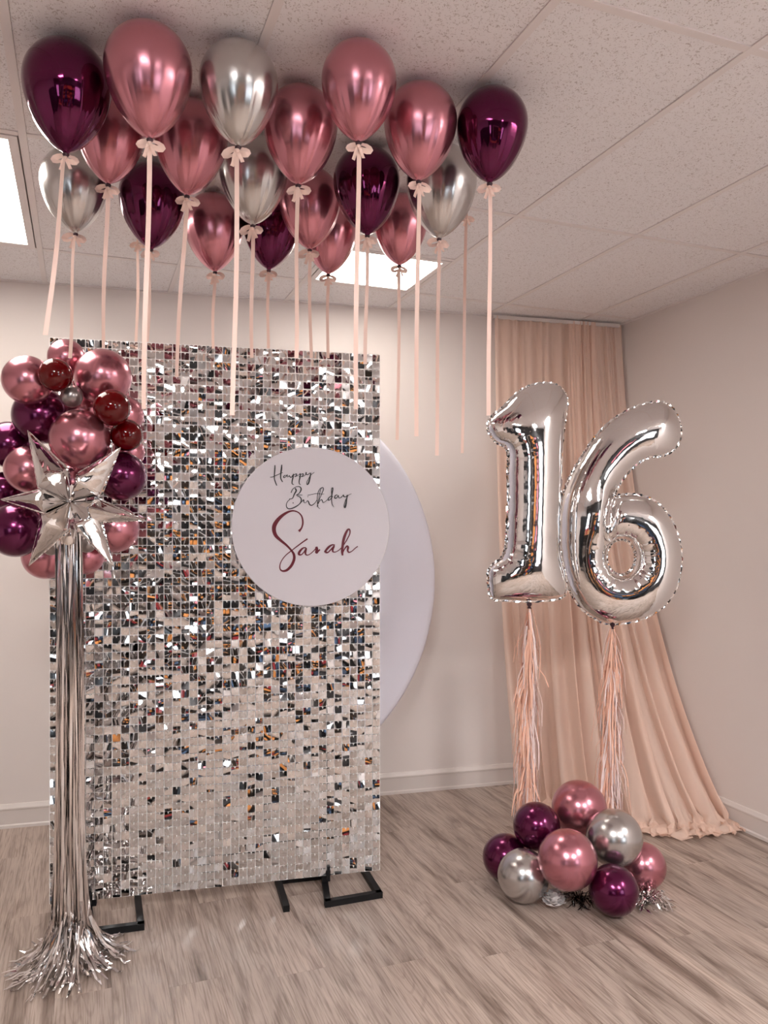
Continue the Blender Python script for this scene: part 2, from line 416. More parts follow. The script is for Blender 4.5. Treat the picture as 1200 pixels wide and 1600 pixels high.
# ------------------------------------------------------------------ round lavender backdrop behind the shimmer wall
rc = P(600 - .54 / 3.8 * F, 918, 3.8); root = ob('round_backdrop', None, None, (rc.x, rc.y, 0)); ROT = -TH + R(33)
root.rotation_euler = (0, 0, ROT)
tag(root, 'large round lavender fabric backdrop standing behind the sequin wall', 'backdrop')
RB = .985; ZC = rc.z
pr = [(0, -.004), (RB * .6, -.005), (RB * .96, -.008), (RB * .985, -.004), (RB, .008), (RB, .032), (RB * .985, .042), (0, .042)]
v, f = lathe(pr, 128); v = [(x, z, y + ZC) for x, y, z in v]
ob('fabric_cover', mesh('fabric_cover', v, f, M['fabric'], True), root)
g = MB()
v, f = lathe([(RB * .985, .012), (RB * 1.004, .012), (RB * 1.004, .024), (RB * .985, .024)], 128); g.add([(x, z, y + ZC) for x, y, z in v], f); g.build('piping', M['fabric'], root, True)
g = MB(); g.bar((0, .06, .02), (0, .06, ZC), .03, .03); g.bar((-.35, .06, .015), (.35, .06, .015), .04, .03)
g.bar((-.35, -.12, .015), (-.35, .24, .015), .04, .03); g.bar((.35, -.12, .015), (.35, .24, .015), .04, .03)
g.build('stand', M['black'], root)

# ------------------------------------------------------------------ sequin shimmer wall
dR, dL = 3.434, 3.121
pr_ = P(593, 1354, dR); pl_ = P(78, 1418, dL)
pr2 = Vector((pr_.x, pr_.y)); pl2 = Vector((pl_.x, pl_.y)); U = (pr2 - pl2).normalized(); WP = (pr2 - pl2).length
NC, NR = 40, 68; CW = WP / NC; Z0 = .078; CH = (2.34 - Z0) / NR
NRM = Vector((U.y, -U.x))                                   # toward the camera
ang = math.atan2(U.y, U.x)
sw = ob('shimmer_wall', None, None, (pl2.x, pl2.y, 0), (0, 0, ang))
tag(sw, 'tall silver sequin shimmer wall panel on black steel feet', 'backdrop')
# local: x along panel, -y toward camera
SQ = .0306 * CW / .0338; SH = CH * .915
sqv = []; n_ = 4
for j in range(n_ + 1):
    for i in range(n_ + 1):
        x = (i / n_ - .5); y = (j / n_ - .5)
        if j == 0 and i in (0, n_): x *= .9
        if j == n_ and i == 2: y -= .10
        if j == n_ and i in (0, n_): y -= .03
        sqv.append((x * SQ, y * SH))
sqf = [(j * (n_ + 1) + i, j * (n_ + 1) + i + 1, (j + 1) * (n_ + 1) + i + 1, (j + 1) * (n_ + 1) + i) for j in range(n_) for i in range(n_)]


def sequin_verts(c1, c2, c3):
    return [(x, -.0022 + c1 * x * x / .03 + c2 * (y * y) / .03 + c3 * x * y / .03, y) for x, y in sqv]


def sequin_rot():
    big_ = random.random() < .33
    s_ = 9 if big_ else 4.5
    return R(random.gauss(-1.0, s_)), R(random.gauss(0, s_))


variants = [mesh('sequin', sequin_verts(random.gauss(0, .05), random.gauss(0, .06), random.gauss(0, .04)), sqf, M['mirror'], True) for _ in range(12)]
vv = []; ff = []; single = []
cells = []
for i in range(NC):
    for j in range(NR):
        x = (i + .5) * CW; z = Z0 + (j + .5) * CH
        wp = pl2 + U * x; dist = (Vector((wp.x, wp.y, z)) - Vector((0, 0, CAMZ))).length
        px = 600 + F * (wp.x * CT - wp.y * ST) / (wp.x * ST + wp.y * CT)
        hidden = px < 245 if z > 1.0 else px < 150
        py = HY - F * (z - CAMZ) / (wp.x * ST + wp.y * CT)
        if (px - 488) ** 2 + (py - 823) ** 2 < 130 ** 2: hidden = True
        cells.append((hidden, dist, i, j))
cells.sort()
pick = set((c[2], c[3]) for c in cells[:300])
for _, _, i, j in cells:
    x = (i + .5) * CW; z = Z0 + (j + .5) * CH; rx, rz = sequin_rot()
    if (i, j) in pick:
        ob('sequin', random.choice(variants), sw, (x, -.006, z), (rx, 0, rz))
    else:
        me_v = sequin_verts(random.gauss(0, .05), random.gauss(0, .06), random.gauss(0, .04))
        mt = Matrix.Translation((x, -.006, z)) @ Matrix.Rotation(rz, 4, 'Z') @ Matrix.Rotation(rx, 4, 'X')
        n0 = len(vv); vv += [mt @ Vector(p) for p in me_v]; ff += [tuple(q + n0 for q in fc) for fc in sqf]
tag(ob('sequins', mesh('sequins', vv, ff, M['mirror'], True), sw), kind='stuff')
g = MB(); bw = .0031
for i in range(NC + 1): g.box(i * CW - bw / 2, i * CW + bw / 2, -.003, .001, Z0, Z0 + NR * CH)
g.build('grid_upright', M['gridw'], sw)
g = MB()
for j in range(NR + 1): g.box(0, NC * CW, -.0028, .0012, Z0 + j * CH - bw / 2, Z0 + j * CH + bw / 2)
g.build('grid_rail', M['gridw'], sw)
g = MB()
for i in range(NC):
    for j in range(NR):
        x = (i + .5) * CW; z = Z0 + (j + 1) * CH - .002
        g.add([(x - .0026, -.0105, z), (x + .0026, -.0105, z), (x, -.011, z - .0075), (x - .0026, -.002, z), (x + .0026, -.002, z), (x, -.002, z - .0075)],
              [(0, 2, 1), (0, 1, 4, 3), (1, 2, 5, 4), (2, 0, 3, 5)])
tag(g.build('hooks', M['gridw'], sw), kind='stuff')
g = MB()
for x in (.02, WP * .333, WP * .666, WP - .02): g.box(x - .012, x + .012, .003, .025, Z0 + .02, 2.33)
for z in (Z0 + .03, .75, 1.45, 2.30): g.box(.008, WP - .008, .026, .044, z - .012, z + .012)
g.build('frame', M['gridw'], sw)


def foot(pts, post, name):
    g = MB(); q = [floor_pt(x, y) for x, y in pts]
    inv = Matrix.Rotation(-ang, 3, 'Z')
    loc = [inv @ (p - Vector((pl2.x, pl2.y, 0))) for p in q]
    for a, b in zip(loc, loc[1:]):
        a = Vector((a.x, a.y, .0135)); b = Vector((b.x, b.y, .0135)); g.bar(a, b, .026, .026, ext=.0129)
    o = g.build(name, M['black'], sw)
    pp = inv @ (floor_pt(*post) - Vector((pl2.x, pl2.y, 0)))
    g = MB(); g.bar((pp.x, .062, .0275), (pp.x, .062, 1.9), .026, .026); g.bar((pp.x, .062, .028), (pp.x, .062, .10), .034, .034); g.build('post', M['black'], o)
    g = MB(); g.bar((pp.x + .018, .062, .085), (pp.x + .045, .062, .085), .012, .012); g.bar((pp.x + .04, .062, .07), (pp.x + .04, .062, .10), .008, .012)
    g.bar((pp.x, .048, .09), (pp.x, -.012, .09), .018, .02); g.bar((pp.x, -.012, .062), (pp.x, -.012, .122), .02, .012); g.build('clamp', M['black'], o)


foot([(447, 1423), (434, 1380), (506, 1372), (512, 1416), (592, 1402), (568, 1363)], (510, 1388), 'foot')
foot([(84, 1452), (86, 1424), (138, 1418), (143, 1462), (220, 1452), (215, 1406)], (141, 1436), 'foot')

# ------------------------------------------------------------------ round white sign with lettering
sc_ = P(488, 823, 3.325); RS = .3385
sg = ob('round_sign', None, None, (sc_.x, sc_.y, sc_.z), (0, 0, ang)); tag(sg, 'round white birthday sign with script lettering fixed on the sequin wall', 'sign')
v, f = lathe([(0, 0), (RS - .002, 0), (RS, .002), (RS, .006), (RS - .001, .007), (0, .007)], 128)
v = [(x, z, y) for x, y, z in v]; ob('disc', mesh('disc', v, f, M['board']), sg)
g = MB()
for x, z in ((-.15, .1), (.1, .1), (-.15, -.1), (.1, -.1)): g = MB(); g.box(x - .012, x + .012, .0075, .030, z - .012, z + .012); g.build('standoff', M['gridw'], sg)


def smooth_path(pts, n=9):
    """Catmull-Rom; pts are (x,y,w)"""
    p = [np.array(q, float) for q in pts]; p = [2 * p[0] - p[1]] + p + [2 * p[-1] - p[-2]]; out_ = []
    for i in range(1, len(p) - 2):
        for k in range(n):
            t = k / n
            out_.append(.5 * ((2 * p[i]) + (-p[i - 1] + p[i + 1]) * t + (2 * p[i - 1] - 5 * p[i] + 4 * p[i + 1] - p[i + 2]) * t * t + (-p[i - 1] + 3 * p[i] - 3 * p[i + 1] + p[i + 2]) * t ** 3))
    out_.append(p[-2]); return out_


PXM = 3.32 / F


def word(name, strokes, ox, oy, sc, mt):
    """strokes in a crop whose origin is photo pixel (ox,oy), sc crop px per photo px"""
    g = MB()
    for si, st in enumerate(strokes):
        q = smooth_path(st); n = len(q); v = []
        for i in range(n):
            a = q[max(i - 1, 0)]; b = q[min(i + 1, n - 1)]; t = (b - a)[:2]; ln = np.hypot(*t) + 1e-9; nx, ny = -t[1] / ln, t[0] / ln
            w_ = max(q[i][2], 1.0) * .66
            for s_ in (1, -1):
                X = ((q[i][0] + nx * w_ * s_) / sc + ox - 488) * PXM * 1.02; Z = -((q[i][1] + ny * w_ * s_) / sc + oy - 823) * PXM
                v.append((X, -.0014 - .0001 * si, Z)); v.append((X, -.0003, Z))
        f = []
        for i in range(n - 1):
            a = 4 * i; b = a + 4
            f += [(a, b, b + 2, a + 2), (a, a + 1, b + 1, b), (a + 2, b + 2, b + 3, a + 3)]
        g.add(v, f)
    g.build(name, mt, sg)


happy = [
    [(128, 62, 9), (126, 110, 12), (122, 170, 11), (120, 225, 9), (132, 270, 10), (150, 315, 9)],
    [(210, 55, 9), (206, 110, 15), (198, 170, 12), (198, 225, 11), (220, 270, 9)],
    [(68, 214, 5), (105, 206, 7), (150, 185, 7), (200, 162, 6), (222, 152, 5)],
    [(268, 190, 6), (245, 188, 7), (232, 205, 9), (240, 216, 7), (262, 200, 6), (276, 180, 8), (278, 205, 6), (292, 200, 6), (302, 192, 9), (322, 212, 8), (345, 180, 6)],
    [(352, 165, 9), (346, 210, 12), (336, 255, 11), (336, 290, 9), (358, 300, 5)],
    [(330, 205, 5), (360, 178, 6), (388, 168, 10), (390, 186, 8), (368, 200, 7), (400, 190, 5), (430, 165, 6)],
    [(436, 158, 9), (432, 205, 12), (422, 255, 10), (424, 288, 8), (440, 300, 5)],
    [(418, 205, 5), (446, 172, 6), (470, 166, 10), (468, 186, 8), (448, 200, 7), (490, 186, 5), (508, 150, 8)],
    [(508, 142, 11), (508, 168, 10), (530, 172, 7), (556, 150, 7)],
    [(566, 150, 8), (558, 190, 12), (548, 240, 14), (534, 285, 13), (518, 296, 8), (516, 268, 6), (530, 235, 5), (560, 185, 5), (608, 142, 5)],
]
birthday = [
    [(372, 345, 12), (385, 375, 14), (362, 420, 11), (340, 470, 8), (300, 480, 6)],
    [(322, 402, 8), (345, 355, 7), (390, 326, 6), (432, 328, 9), (446, 360, 12), (424, 405, 9), (385, 432, 6)],
    [(385, 432, 5), (430, 428, 6), (462, 430, 5)],
    [(395, 440, 6), (432, 455, 9), (448, 490, 11), (430, 535, 8), (380, 575, 11), (320, 600, 10), (280, 595, 9), (265, 560, 7), (278, 515, 6), (310, 482, 6)],
    [(346, 522, 8), (350, 534, 9)],
    [(430, 540, 5), (460, 505, 6), (476, 490, 11), (482, 520, 7), (500, 525, 5), (522, 500, 6), (536, 512, 10), (550, 545, 11), (576, 556, 9), (612, 530, 6), (640, 490, 5)],
    [(526, 446, 8), (532, 452, 8)],
    [(524, 432, 5), (580, 420, 5), (640, 408, 5), (700, 415, 5), (730, 412, 4)],
    [(706, 340, 5), (680, 345, 5), (655, 395, 6), (645, 460, 6), (648, 530, 7), (655, 580, 5), (680, 598, 4)],
    [(640, 575, 4), (668, 490, 5), (700, 410, 6), (722, 355, 7), (712, 330, 5), (690, 345, 5), (676, 400, 5), (664, 470, 5), (660, 535, 6)],
    [(664, 520, 4), (690, 485, 5), (706, 492, 7), (716, 520, 6), (740, 510, 5), (770, 485, 5)],
    [(830, 440, 5), (805, 445, 8), (780, 475, 10), (790, 492, 8), (822, 462, 6), (838, 440, 6)],
    [(836, 330, 8), (838, 352, 11), (826, 420, 12), (822, 490, 8), (832, 545, 6), (850, 574, 4)],
    [(836, 330, 4), (822, 345, 5), (820, 390, 5), (824, 440, 4)],
    [(895, 420, 7), (868, 432, 9), (862, 462, 11), (884, 462, 8), (905, 430, 7), (912, 455, 8), (930, 462, 5), (945, 450, 8), (962, 432, 5)],
    [(968, 418, 10), (975, 440, 11), (1000, 446, 7), (1022, 420, 6)],
    [(1022, 420, 7), (1012, 470, 12), (1004, 530, 15), (992, 578, 15), (980, 568, 8), (984, 530, 5), (1005, 470, 5), (1035, 425, 5), (1072, 406, 4)],
]
sarah = [
    [(392, 338, 26), (400, 330, 20), (425, 295, 14), (438, 235, 15), (425, 165, 13), (385, 118, 11), (325, 100, 14), (255, 120, 20), (175, 180, 30), (120, 255, 36), (108, 320, 34), (128, 385, 30), (180, 440, 24), (250, 500, 19), (305, 560, 17), (335, 610, 22), (336, 670, 24), (305, 740, 24), (255, 790, 22), (208, 800, 16), (180, 780, 11), (176, 735, 9), (195, 680, 8), (240, 620, 8), (300, 570, 9), (370, 515, 10), (430, 470, 11), (492, 426, 13)],
    [(475, 530, 9), (440, 535, 13), (405, 570, 20), (392, 605, 20), (420, 612, 11), (452, 580, 10), (476, 540, 14), (468, 580, 17), (472, 610, 13), (500, 616, 8), (540, 590, 8), (580, 550, 9), (595, 525, 16)],
    [(592, 520, 20), (600, 548, 24), (596, 585, 26), (612, 575, 16), (636, 552, 12)],
    [(690, 588, 12), (700, 570, 18), (735, 528, 20), (775, 500, 13), (810, 502, 12)],
    [(700, 585, 22), (728, 588, 12), (762, 555, 11), (800, 515, 13), (785, 550, 18), (788, 580, 13), (820, 582, 8), (860, 560, 8), (905, 515, 9)],
    [(905, 515, 8), (950, 440, 9), (985, 370, 11), (984, 322, 14), (962, 320, 17), (935, 370, 22), (912, 440, 24), (900, 520, 22), (896, 580, 20), (900, 625, 14)],
    [(900, 600, 9), (920, 555, 10), (950, 515, 13), (965, 530, 20), (960, 565, 16), (975, 588, 13), (1010, 575, 8), (1050, 540, 8), (1080, 518, 9)],
]
word('lettering_happy', happy, 415, 720, 8, M['ink'])
word('lettering_birthday', birthday, 415, 720, 8, M['ink'])
word('lettering_sarah', sarah, 415, 785, 7.5, M['wine'])

# ------------------------------------------------------------------ balloons floating under the ceiling
tmp_n = 96


def balloon_mesh(name, mt, seed):
    rs = np.random.default_rng(seed); ph = rs.uniform(0, 6.28, 6); am = rs.uniform(.5, 1, 6)
    prof = [(0.0001, 1.0)]
    for i in range(1, 18): a = i / 18 * math.pi / 2; prof.append((math.sin(a), math.cos(a)))
    for i in range(0, 31): s_ = (i / 30) ** .9 * .985; prof.append(((1 - s_ ** 1.8) ** .68, -s_ * 1.62))
    prof += [(.075, -1.62), (.055, -1.66)]
    v = []; f = []
    for i, (r, z) in enumerate(prof):
        s_ = max(0, -z / 1.62)
        for k in range(tmp_n):
            a = 2 * math.pi * k / tmp_n
            w_ = sum(am[q] * math.sin((7 + 4 * q) * a + ph[q]) / (1 + .25 * q) for q in range(6))
            rr = r * (1 + .012 * w_ * min(1, s_ * 1.8) ** 1.5)
            v.append((rr * math.cos(a), rr * math.sin(a), z))
        if i:
            for k in range(tmp_n): f.append(((i - 1) * tmp_n + k, i * tmp_n + k, i * tmp_n + (k + 1) % tmp_n, (i - 1) * tmp_n + (k + 1) % tmp_n))
    return mesh(name, v, f, mt, True)


BM = {c: [balloon_mesh('body', M[c], s_ + i) for i in range(2)] for s_, c in ((1, 'rose'), (10, 'silver'), (20, 'plum'))}
g = MB()
v, f = lathe([(.0, .006), (.007, .005), (.009, 0), (.006, -.006), (.004, -.009), (.008, -.014), (0, -.013)], 16); KN = mesh('knot', v, f, M['knot'], True)


def bow_mesh(seed):
    rs = random.Random(seed); g = MB(); hw = .0055

    def strip(path, wid):
        v = []
        for i, p in enumerate(path):
            p = Vector(p); a = Vector(path[max(i - 1, 0)]); b = Vector(path[min(i + 1, len(path) - 1)]); t = (b - a).normalized()
            up = Vector((0, 1, 0)); sd = t.cross(up).normalized(); w_ = wid[i] if isinstance(wid, list) else wid
            yy = Vector((0, .5, 0)); dr = (sd * .9 + yy).normalized()
            v += [p + dr * w_, p - dr * w_]
        n = len(path); g.add(v, [(2 * i, 2 * i + 1, 2 * i + 3, 2 * i + 2) for i in range(n - 1)])
    for s_ in (-1, 1):
        e = rs.uniform(.85, 1.15); lp = []
        for i in range(11):
            a = i / 10 * 2 * math.pi; lp.append((s_ * (.014 - .014 * math.cos(a)) * e, -.003 + .004 * math.sin(a), .003 + .0085 * math.sin(a) * e - s_ * s_ * .004 * (1 - math.cos(a))))
        strip(lp, [hw * .55 + hw * .9 * math.sin(i / 10 * math.pi) for i in range(11)])
        ln = rs.uniform(.026, .034); tl_ = [(s_ * .013 * (i / 6) ** .8, -.006 - .003 * math.sin(i), -ln * i / 6) for i in range(7)]
        strip(tl_, hw * .85)
    v, f = lathe([(0, .005), (.005, .004), (.006, 0), (.005, -.004), (0, -.005)], 12); g.add([(x, y - .006, z) for x, y, z in v], f)
    o = mesh('bow', g.v, g.f, M['ribbon'], True); return o


BOWS = [bow_mesh(i) for i in range(3)]


def ribbon(a, b, wid, seed, parent, off):
    rs = random.Random(seed); n = 28; v = []; ph = rs.uniform(0, 6); a = Vector(a); b = Vector(b)
    for i in range(n + 1):
        t = i / n; p = a.lerp(b, t); p.x += .003 * math.sin(t * 5 + ph); p.y += .004 * math.sin(t * 4 + 1 + ph)
        tw = .35 * math.sin(t * 3.0 + ph) - TH; d_ = Vector((math.cos(tw), math.sin(tw), 0)) * wid / 2
        v += [p + d_ - Vector(off), p - d_ - Vector(off)]
    f = [(2 * i, 2 * i + 1, 2 * i + 3, 2 * i + 2) for i in range(n)]
    return ob('ribbon', mesh('ribbon', v, f, M['ribbon'], True), parent)


FL = [  # cx, knot x, knot y, width, kind, ribbon end, label
    (105, 103, 239, 132, 'plum', (74, 525), 'large dark plum balloon at the far left under the ceiling'),
    (232, 234, 216, 134, 'rose', (227, 640), 'rose chrome balloon in the front row between the left plum and the front silver balloon'),
    (373, 372, 228, 122, 'silver', (365, 650), 'silver chrome balloon in the front row, largest of the silver ones under the ceiling'),
    (173, 169, 287, 102, 'rose', (163, 545), 'rose balloon tucked behind the leftmost plum and the first front rose balloon'),
    (299, 292, 305, 112, 'rose', (277, 590), 'rose balloon behind and between the big front rose and front silver balloons'),
    (115, 118, 364, 100, 'silver', (110, 560), 'silver balloon hanging low at far left behind the leftmost plum balloon'),
    (238, 236, 389, 101, 'plum', (231, 535), 'dark plum balloon directly behind the ribbon of the big front rose balloon'),
    (334, 336, 424, 92, 'rose', (333, 545), 'low rose balloon in the back row behind the front silver balloon ribbon'),
    (396, 395, 351, 108, 'silver', (394, 560), 'silver balloon in the middle row, below right of the front silver balloon'),
    (424, 420, 421, 88, 'plum', (419, 545), 'plum balloon in the back row mostly hidden behind the middle silver balloon'),
    (470, 466, 288, 115, 'rose', (463, 560), 'shiny rose balloon left of the highest middle rose balloon, right of the silver ones'),
    (484, 484, 389, 96, 'rose', (486, 560), 'rose balloon half hidden below the shiny middle rose balloon'),
    (515, 513, 428, 84, 'rose', (512, 560), 'small rose balloon in the back row just left of the lit ceiling lamp'),
    (561, 560, 221, 117, 'rose', (556, 640), 'smooth rose balloon in the front row right of centre, above the middle plum one'),
    (573, 574, 367, 104, 'plum', (571, 570), 'dark plum balloon right of centre in front of the lit ceiling lamp'),
    (626, 624, 414, 84, 'rose', (621, 688), 'small rose balloon in the back row hanging over the lit ceiling lamp'),
    (657, 654, 282, 114, 'rose', (650, 682), 'rose balloon in the front row beside the rightmost plum balloon'),
    (690, 686, 372, 110, 'silver', (682, 712), 'silver balloon at the right, behind the front rose and rightmost plum balloons'),
    (769, 765, 285, 111, 'plum', (763, 650), 'dark plum balloon at the far right under the ceiling'),
]
for i, (cx, kx, ky, w_, kind, (ex, ey), lab) in enumerate(FL):
    d = (CEIL - CAMZ) * F / (HY - ky + 2.65 * w_ / 2); r = w_ / 2 * d / F
    c = P(cx, ky - 1.65 * w_ / 2, d); c.z = CEIL - r - .003; kn = P(kx, ky, d); kn.z = c.z - 1.63 * r
    root = ob('floating_balloon', None, None, kn); tag(root, lab, 'balloon', 'floating balloons under the ceiling')
    tl_ = c - kn; ax = tl_.normalized(); rot = Vector((0, 0, 1)).rotation_difference(ax).to_euler()
    b = ob('body', BM[kind][i % 2], root, c - kn, rot, r); 
    b.rotation_euler.rotate_axis('Z', i * 1.3)
    ob('knot', KN, root, (0, 0, -.004), None, 1.0)
    ob('bow', BOWS[i % 3], root, (0, 0, -.016), (0, 0, -TH + random.uniform(-.25, .25)), 1.0 + .08 * (i % 3))
    en = P(ex, ey, d); dv = Vector((ST, CT, 0)) * .008
    ribbon(kn + Vector((0, 0, -.018)) - dv, en - dv, .0125, i, root, kn)
for (sx, sy), (ex, ey), lab in (((216, 378), (213, 535), 'peach ribbon hanging from the ceiling behind the left plum balloon, without balloon'), ((729, 336), (722, 708), 'peach ribbon with bow hanging from the ceiling between right silver and rightmost plum balloon')):
    d = (CEIL - CAMZ) * F / (HY - sy + 6); a = P(sx, sy - 6, d); a.z = CEIL - .001
    root = ob('hanging_ribbon', None, None, a); tag(root, lab, 'ribbon', 'loose ribbons hanging from the ceiling')
    ribbon(a, P(ex, ey, d), .0125, sx, root, a)
    ob('bow', BOWS[0], root, (0, 0, -.03), (0, 0, -TH), 1.0)


# ------------------------------------------------------------------ round balloons
def round_mesh(name, mt):
    prof = [(.0001, 1.0)]
    for i in range(1, 28): a = i / 28 * math.pi; prof.append((math.sin(a) * (1 - .012 * (1 - math.cos(a)) / 2), math.cos(a)))
    prof += [(.05, -1.0), (.035, -1.03), (.06, -1.06), (.0, -1.06)]
    v, f = lathe(prof, 56); return mesh(name, v, [q[::-1] for q in f], mt, True)


RM = {c: round_mesh('round_balloon', M[c]) for c in ('rose', 'silver', 'plum2', 'ruby', 'pearl')}


def rballoon(px, py, d, r, kind, label, group, center, z=None):
    p = P(px, py, d)
    if z is not None: p.z = z
    o = ob('round_balloon', RM[kind], None, p, None, r * .99)
    dv = (center - p).normalized(); o.rotation_euler = Vector((0, 0, -1)).rotation_difference(dv).to_euler()
    return tag(o, label, 'balloon', group)


gc = P(110, 710, 2.93)
G = [(43, 594, 2.771, .087, 'rose', 'rose balloon at the upper left corner of the star balloon bunch'),
     (104, 559, 2.95, .070, 'rose', 'rose balloon at the very top of the star balloon bunch'),
     (161, 589, 2.893, .104, 'rose', 'large rose balloon at the upper right of the star balloon bunch'),
     (87, 586, 2.72, .058, 'ruby', 'small ruby red balloon near the top left of the star balloon bunch'),
     (112, 619, 2.80, .040, 'pearl', 'tiny grey pearl balloon between the plum and the large upper rose balloon'),
     (64.5, 650, 2.911, .105, 'plum2', 'large plum balloon at the left just above the star'),
     (175, 637, 2.775, .065, 'ruby', 'ruby red balloon at the right, upper of the two beside the sequin wall'),
     (124.5, 686, 2.804, .107, 'rose', 'large rose balloon in the middle right above the star'),
     (198, 680, 2.871, .059, 'ruby', 'ruby red balloon at the right, lower of the two beside the sequin wall'),
     (15, 695, 2.976, .090, 'plum2', 'magenta plum balloon at the left edge of the photo, upper one'),
     (45, 733, 2.86, .087, 'rose', 'rose balloon behind the upper left arms of the star'),
     (190, 744, 2.892, .092, 'plum2', 'plum balloon behind the upper right arms of the star'),
     (7, 766, 2.97, .072, 'plum2', 'plum balloon mostly hidden behind the left tip of the star'),
     (25, 828, 2.79, .098, 'plum2', 'large plum balloon at the lower left below the left star tip'),
     (179, 826, 2.93, .091, 'rose', 'rose balloon at the lower right below the right star tip'),
     (72, 868, 3.007, .091, 'rose', 'lowest rose balloon, left of the silver fringe'),
     (133, 868, 2.982, .073, 'rose', 'lowest rose balloon, right of the silver fringe'),
     (193, 648, 3.05, .078, 'rose', 'rose balloon showing behind the upper ruby balloon'),
     (201, 706, 3.02, .062, 'rose', 'rose balloon showing behind the lower ruby balloon'),
     (133, 640, 3.00, .068, 'rose', 'rose balloon deep behind the tiny grey balloon'),
     (80, 855, 2.82, .030, 'pearl', 'tiny grey pearl balloon left of the silver fringe top'),
     (136, 850, 2.82, .032, 'pearl', 'tiny grey pearl balloon right of the silver fringe top'),
     (85, 795, 2.95, .088, 'rose', 'dark rose balloon hidden behind the lower left of the star'),
     (120, 750, 3.05, .072, 'rose', 'rose balloon hidden behind the centre of the star')]
for px, py, d, r, k, lab in G: rballoon(px, py, d, r, k, lab, 'balloons bunched behind the star', gc)
fc = P(890, 1340, 3.42)
Fc = [(905, 1263, 3.571, .126, 'rose', 'rose balloon at the top of the floor cluster', None),
      (838.5, 1291, 3.46, .105, 'plum2', 'plum balloon at the upper left of the floor cluster', None),
      (790, 1338, 3.50, .1035, 'plum2', 'plum balloon at the far left of the floor cluster', 0),
      (818, 1370, 3.30, .110, 'silver', 'silver balloon low at the left front of the floor cluster', 0),
      (886.7, 1343, 3.19, .122, 'rose', 'large rose balloon at the front middle of the floor cluster', None),
      (959.5, 1309, 3.353, .121, 'silver', 'silver balloon at the upper right of the floor cluster', None),
      (1004, 1354, 3.417, .101, 'rose', 'rose balloon at the far right of the floor cluster', 0),
      (958.7, 1391, 3.185, .102, 'plum2', 'plum balloon at the front right of the floor cluster beside the tinsel', 0)]
for px, py, d, r, k, lab, zf in Fc: rballoon(px, py, d, r, k, lab, 'balloons in the floor cluster', fc, None if zf is None else r + .001)


# ------------------------------------------------------------------ star foil balloon
st_c = P(111, 784, 2.63)
star = ob('star_balloon', None, None, st_c, (0, 0, -TH - R(4))); tag(star, 'silver foil six pointed star balloon in front of the balloon bunch', 'foil balloon')
k_ = 2.63 / F
tips = [(41, 672), (190, 700), (229, 813), (180, 886), (43, 884), (-3, 780)]
tp = [Vector(((x - 111) * k_, (784 - y) * k_)) for x, y in tips]
angs = [math.atan2(p.y, p.x) for p in tp]


def spike(tip, a_prev, a_next, seed):
    """one hollow four ridged arm from the centre out to the tip"""
    rs = random.Random(seed); Lt = tip.length; a0 = math.atan2(tip.y, tip.x); nu, nv = 26, 13; v = []; f = []

    def dang(x): return (x + math.pi) % (2 * math.pi) - math.pi
    hl = abs(dang(a_next - a0)) / 2; hr = abs(dang(a_prev - a0)) / 2
    tk = .345
    for side, half in ((1, 1), (1, -1), (-1, 1), (-1, -1)):
        base_ = len(v)
        for i in range(nu + 1):
            t = i / nu; s_ = t * Lt
            if t < tk: env = t / tk
            else: env = (1 - t) / (1 - tk)
            wmax_l = min(math.tan(hl) * tk * Lt * .93, .080); wmax_r = min(math.tan(hr) * tk * Lt * .93, .080)
            ht = (.012 + .050 * (t / tk) ** .8) if t < tk else .062 * ((1 - t) / (1 - tk)) ** .9 + .0006
            for j in range(nv + 1):
                q = j / nv * half; ww = (wmax_l if q > 0 else wmax_r) * env
                z = ht * 1.15 * (.55 * (1 - abs(q)) ** .38 + .45 * (1 - abs(q)))
                wr = .0016 * math.sin(q * 9 + s_ * 90 + seed) * math.sin(s_ * 55 + seed) * (1 - abs(q)) * min(1, env * 2)
                x = s_ + .002 * math.sin(abs(q) * 6); y = q * ww
                ca, sa = math.cos(a0), math.sin(a0)
                v.append((x * ca - y * sa, -side * (z + wr), x * sa + y * ca))
        for i in range(nu):
            for j in range(nv):
                a = base_ + i * (nv + 1) + j; fc_ = (a, a + 1, a + nv + 2, a + nv + 1); f.append(fc_ if side * half == 1 else fc_[::-1])
    return v, f


for i in range(6):
    g = MB(); v, f = spike(tp[i], angs[i - 1], angs[(i + 1) % 6], i * 1.7); g.add(v, f)
    me = mesh('star_arm', g.v, g.f, M['foil'], True); o = ob('star_arm', me, star)
# pressed foil rim that runs round the arms
for i in range(6):
    tip = tp[i]; Lt = tip.length; g = MB()
    for dd, oth in ((1, angs[(i + 1) % 6]), (-1, angs[i - 1])):
        dl = abs((oth - angs[i] + math.pi) % (2 * math.pi) - math.pi) / 2; hw = min(math.tan(dl) * .345 * Lt * .93, .080); n = 26; v = []
        ca, sa = math.cos(angs[i]), math.sin(angs[i])
        for k in range(n + 1):
            t = .345 + .655 * k / n; x = t * Lt; y = hw * (1 - t) / .655; jz = .0012 * math.sin(k * 2.3 + i); fw = .0042 * (1 - .65 * k / n)
            for e, zz in ((-.0005, -.0012), (fw, jz - .0004), (fw, jz + .0004), (-.0005, .0012)):
                yy = (y + e) * dd; xx = x + (e * .5 if e > 0 else 0); v.append((xx * ca - yy * sa, zz, xx * sa + yy * ca))
        g.add(v, [(4 * k + q, 4 * k + (q + 1) % 4, 4 * k + 4 + (q + 1) % 4, 4 * k + 4 + q) for k in range(n) for q in range(4)])
    g.build('arm_rim', M['foil'], star)
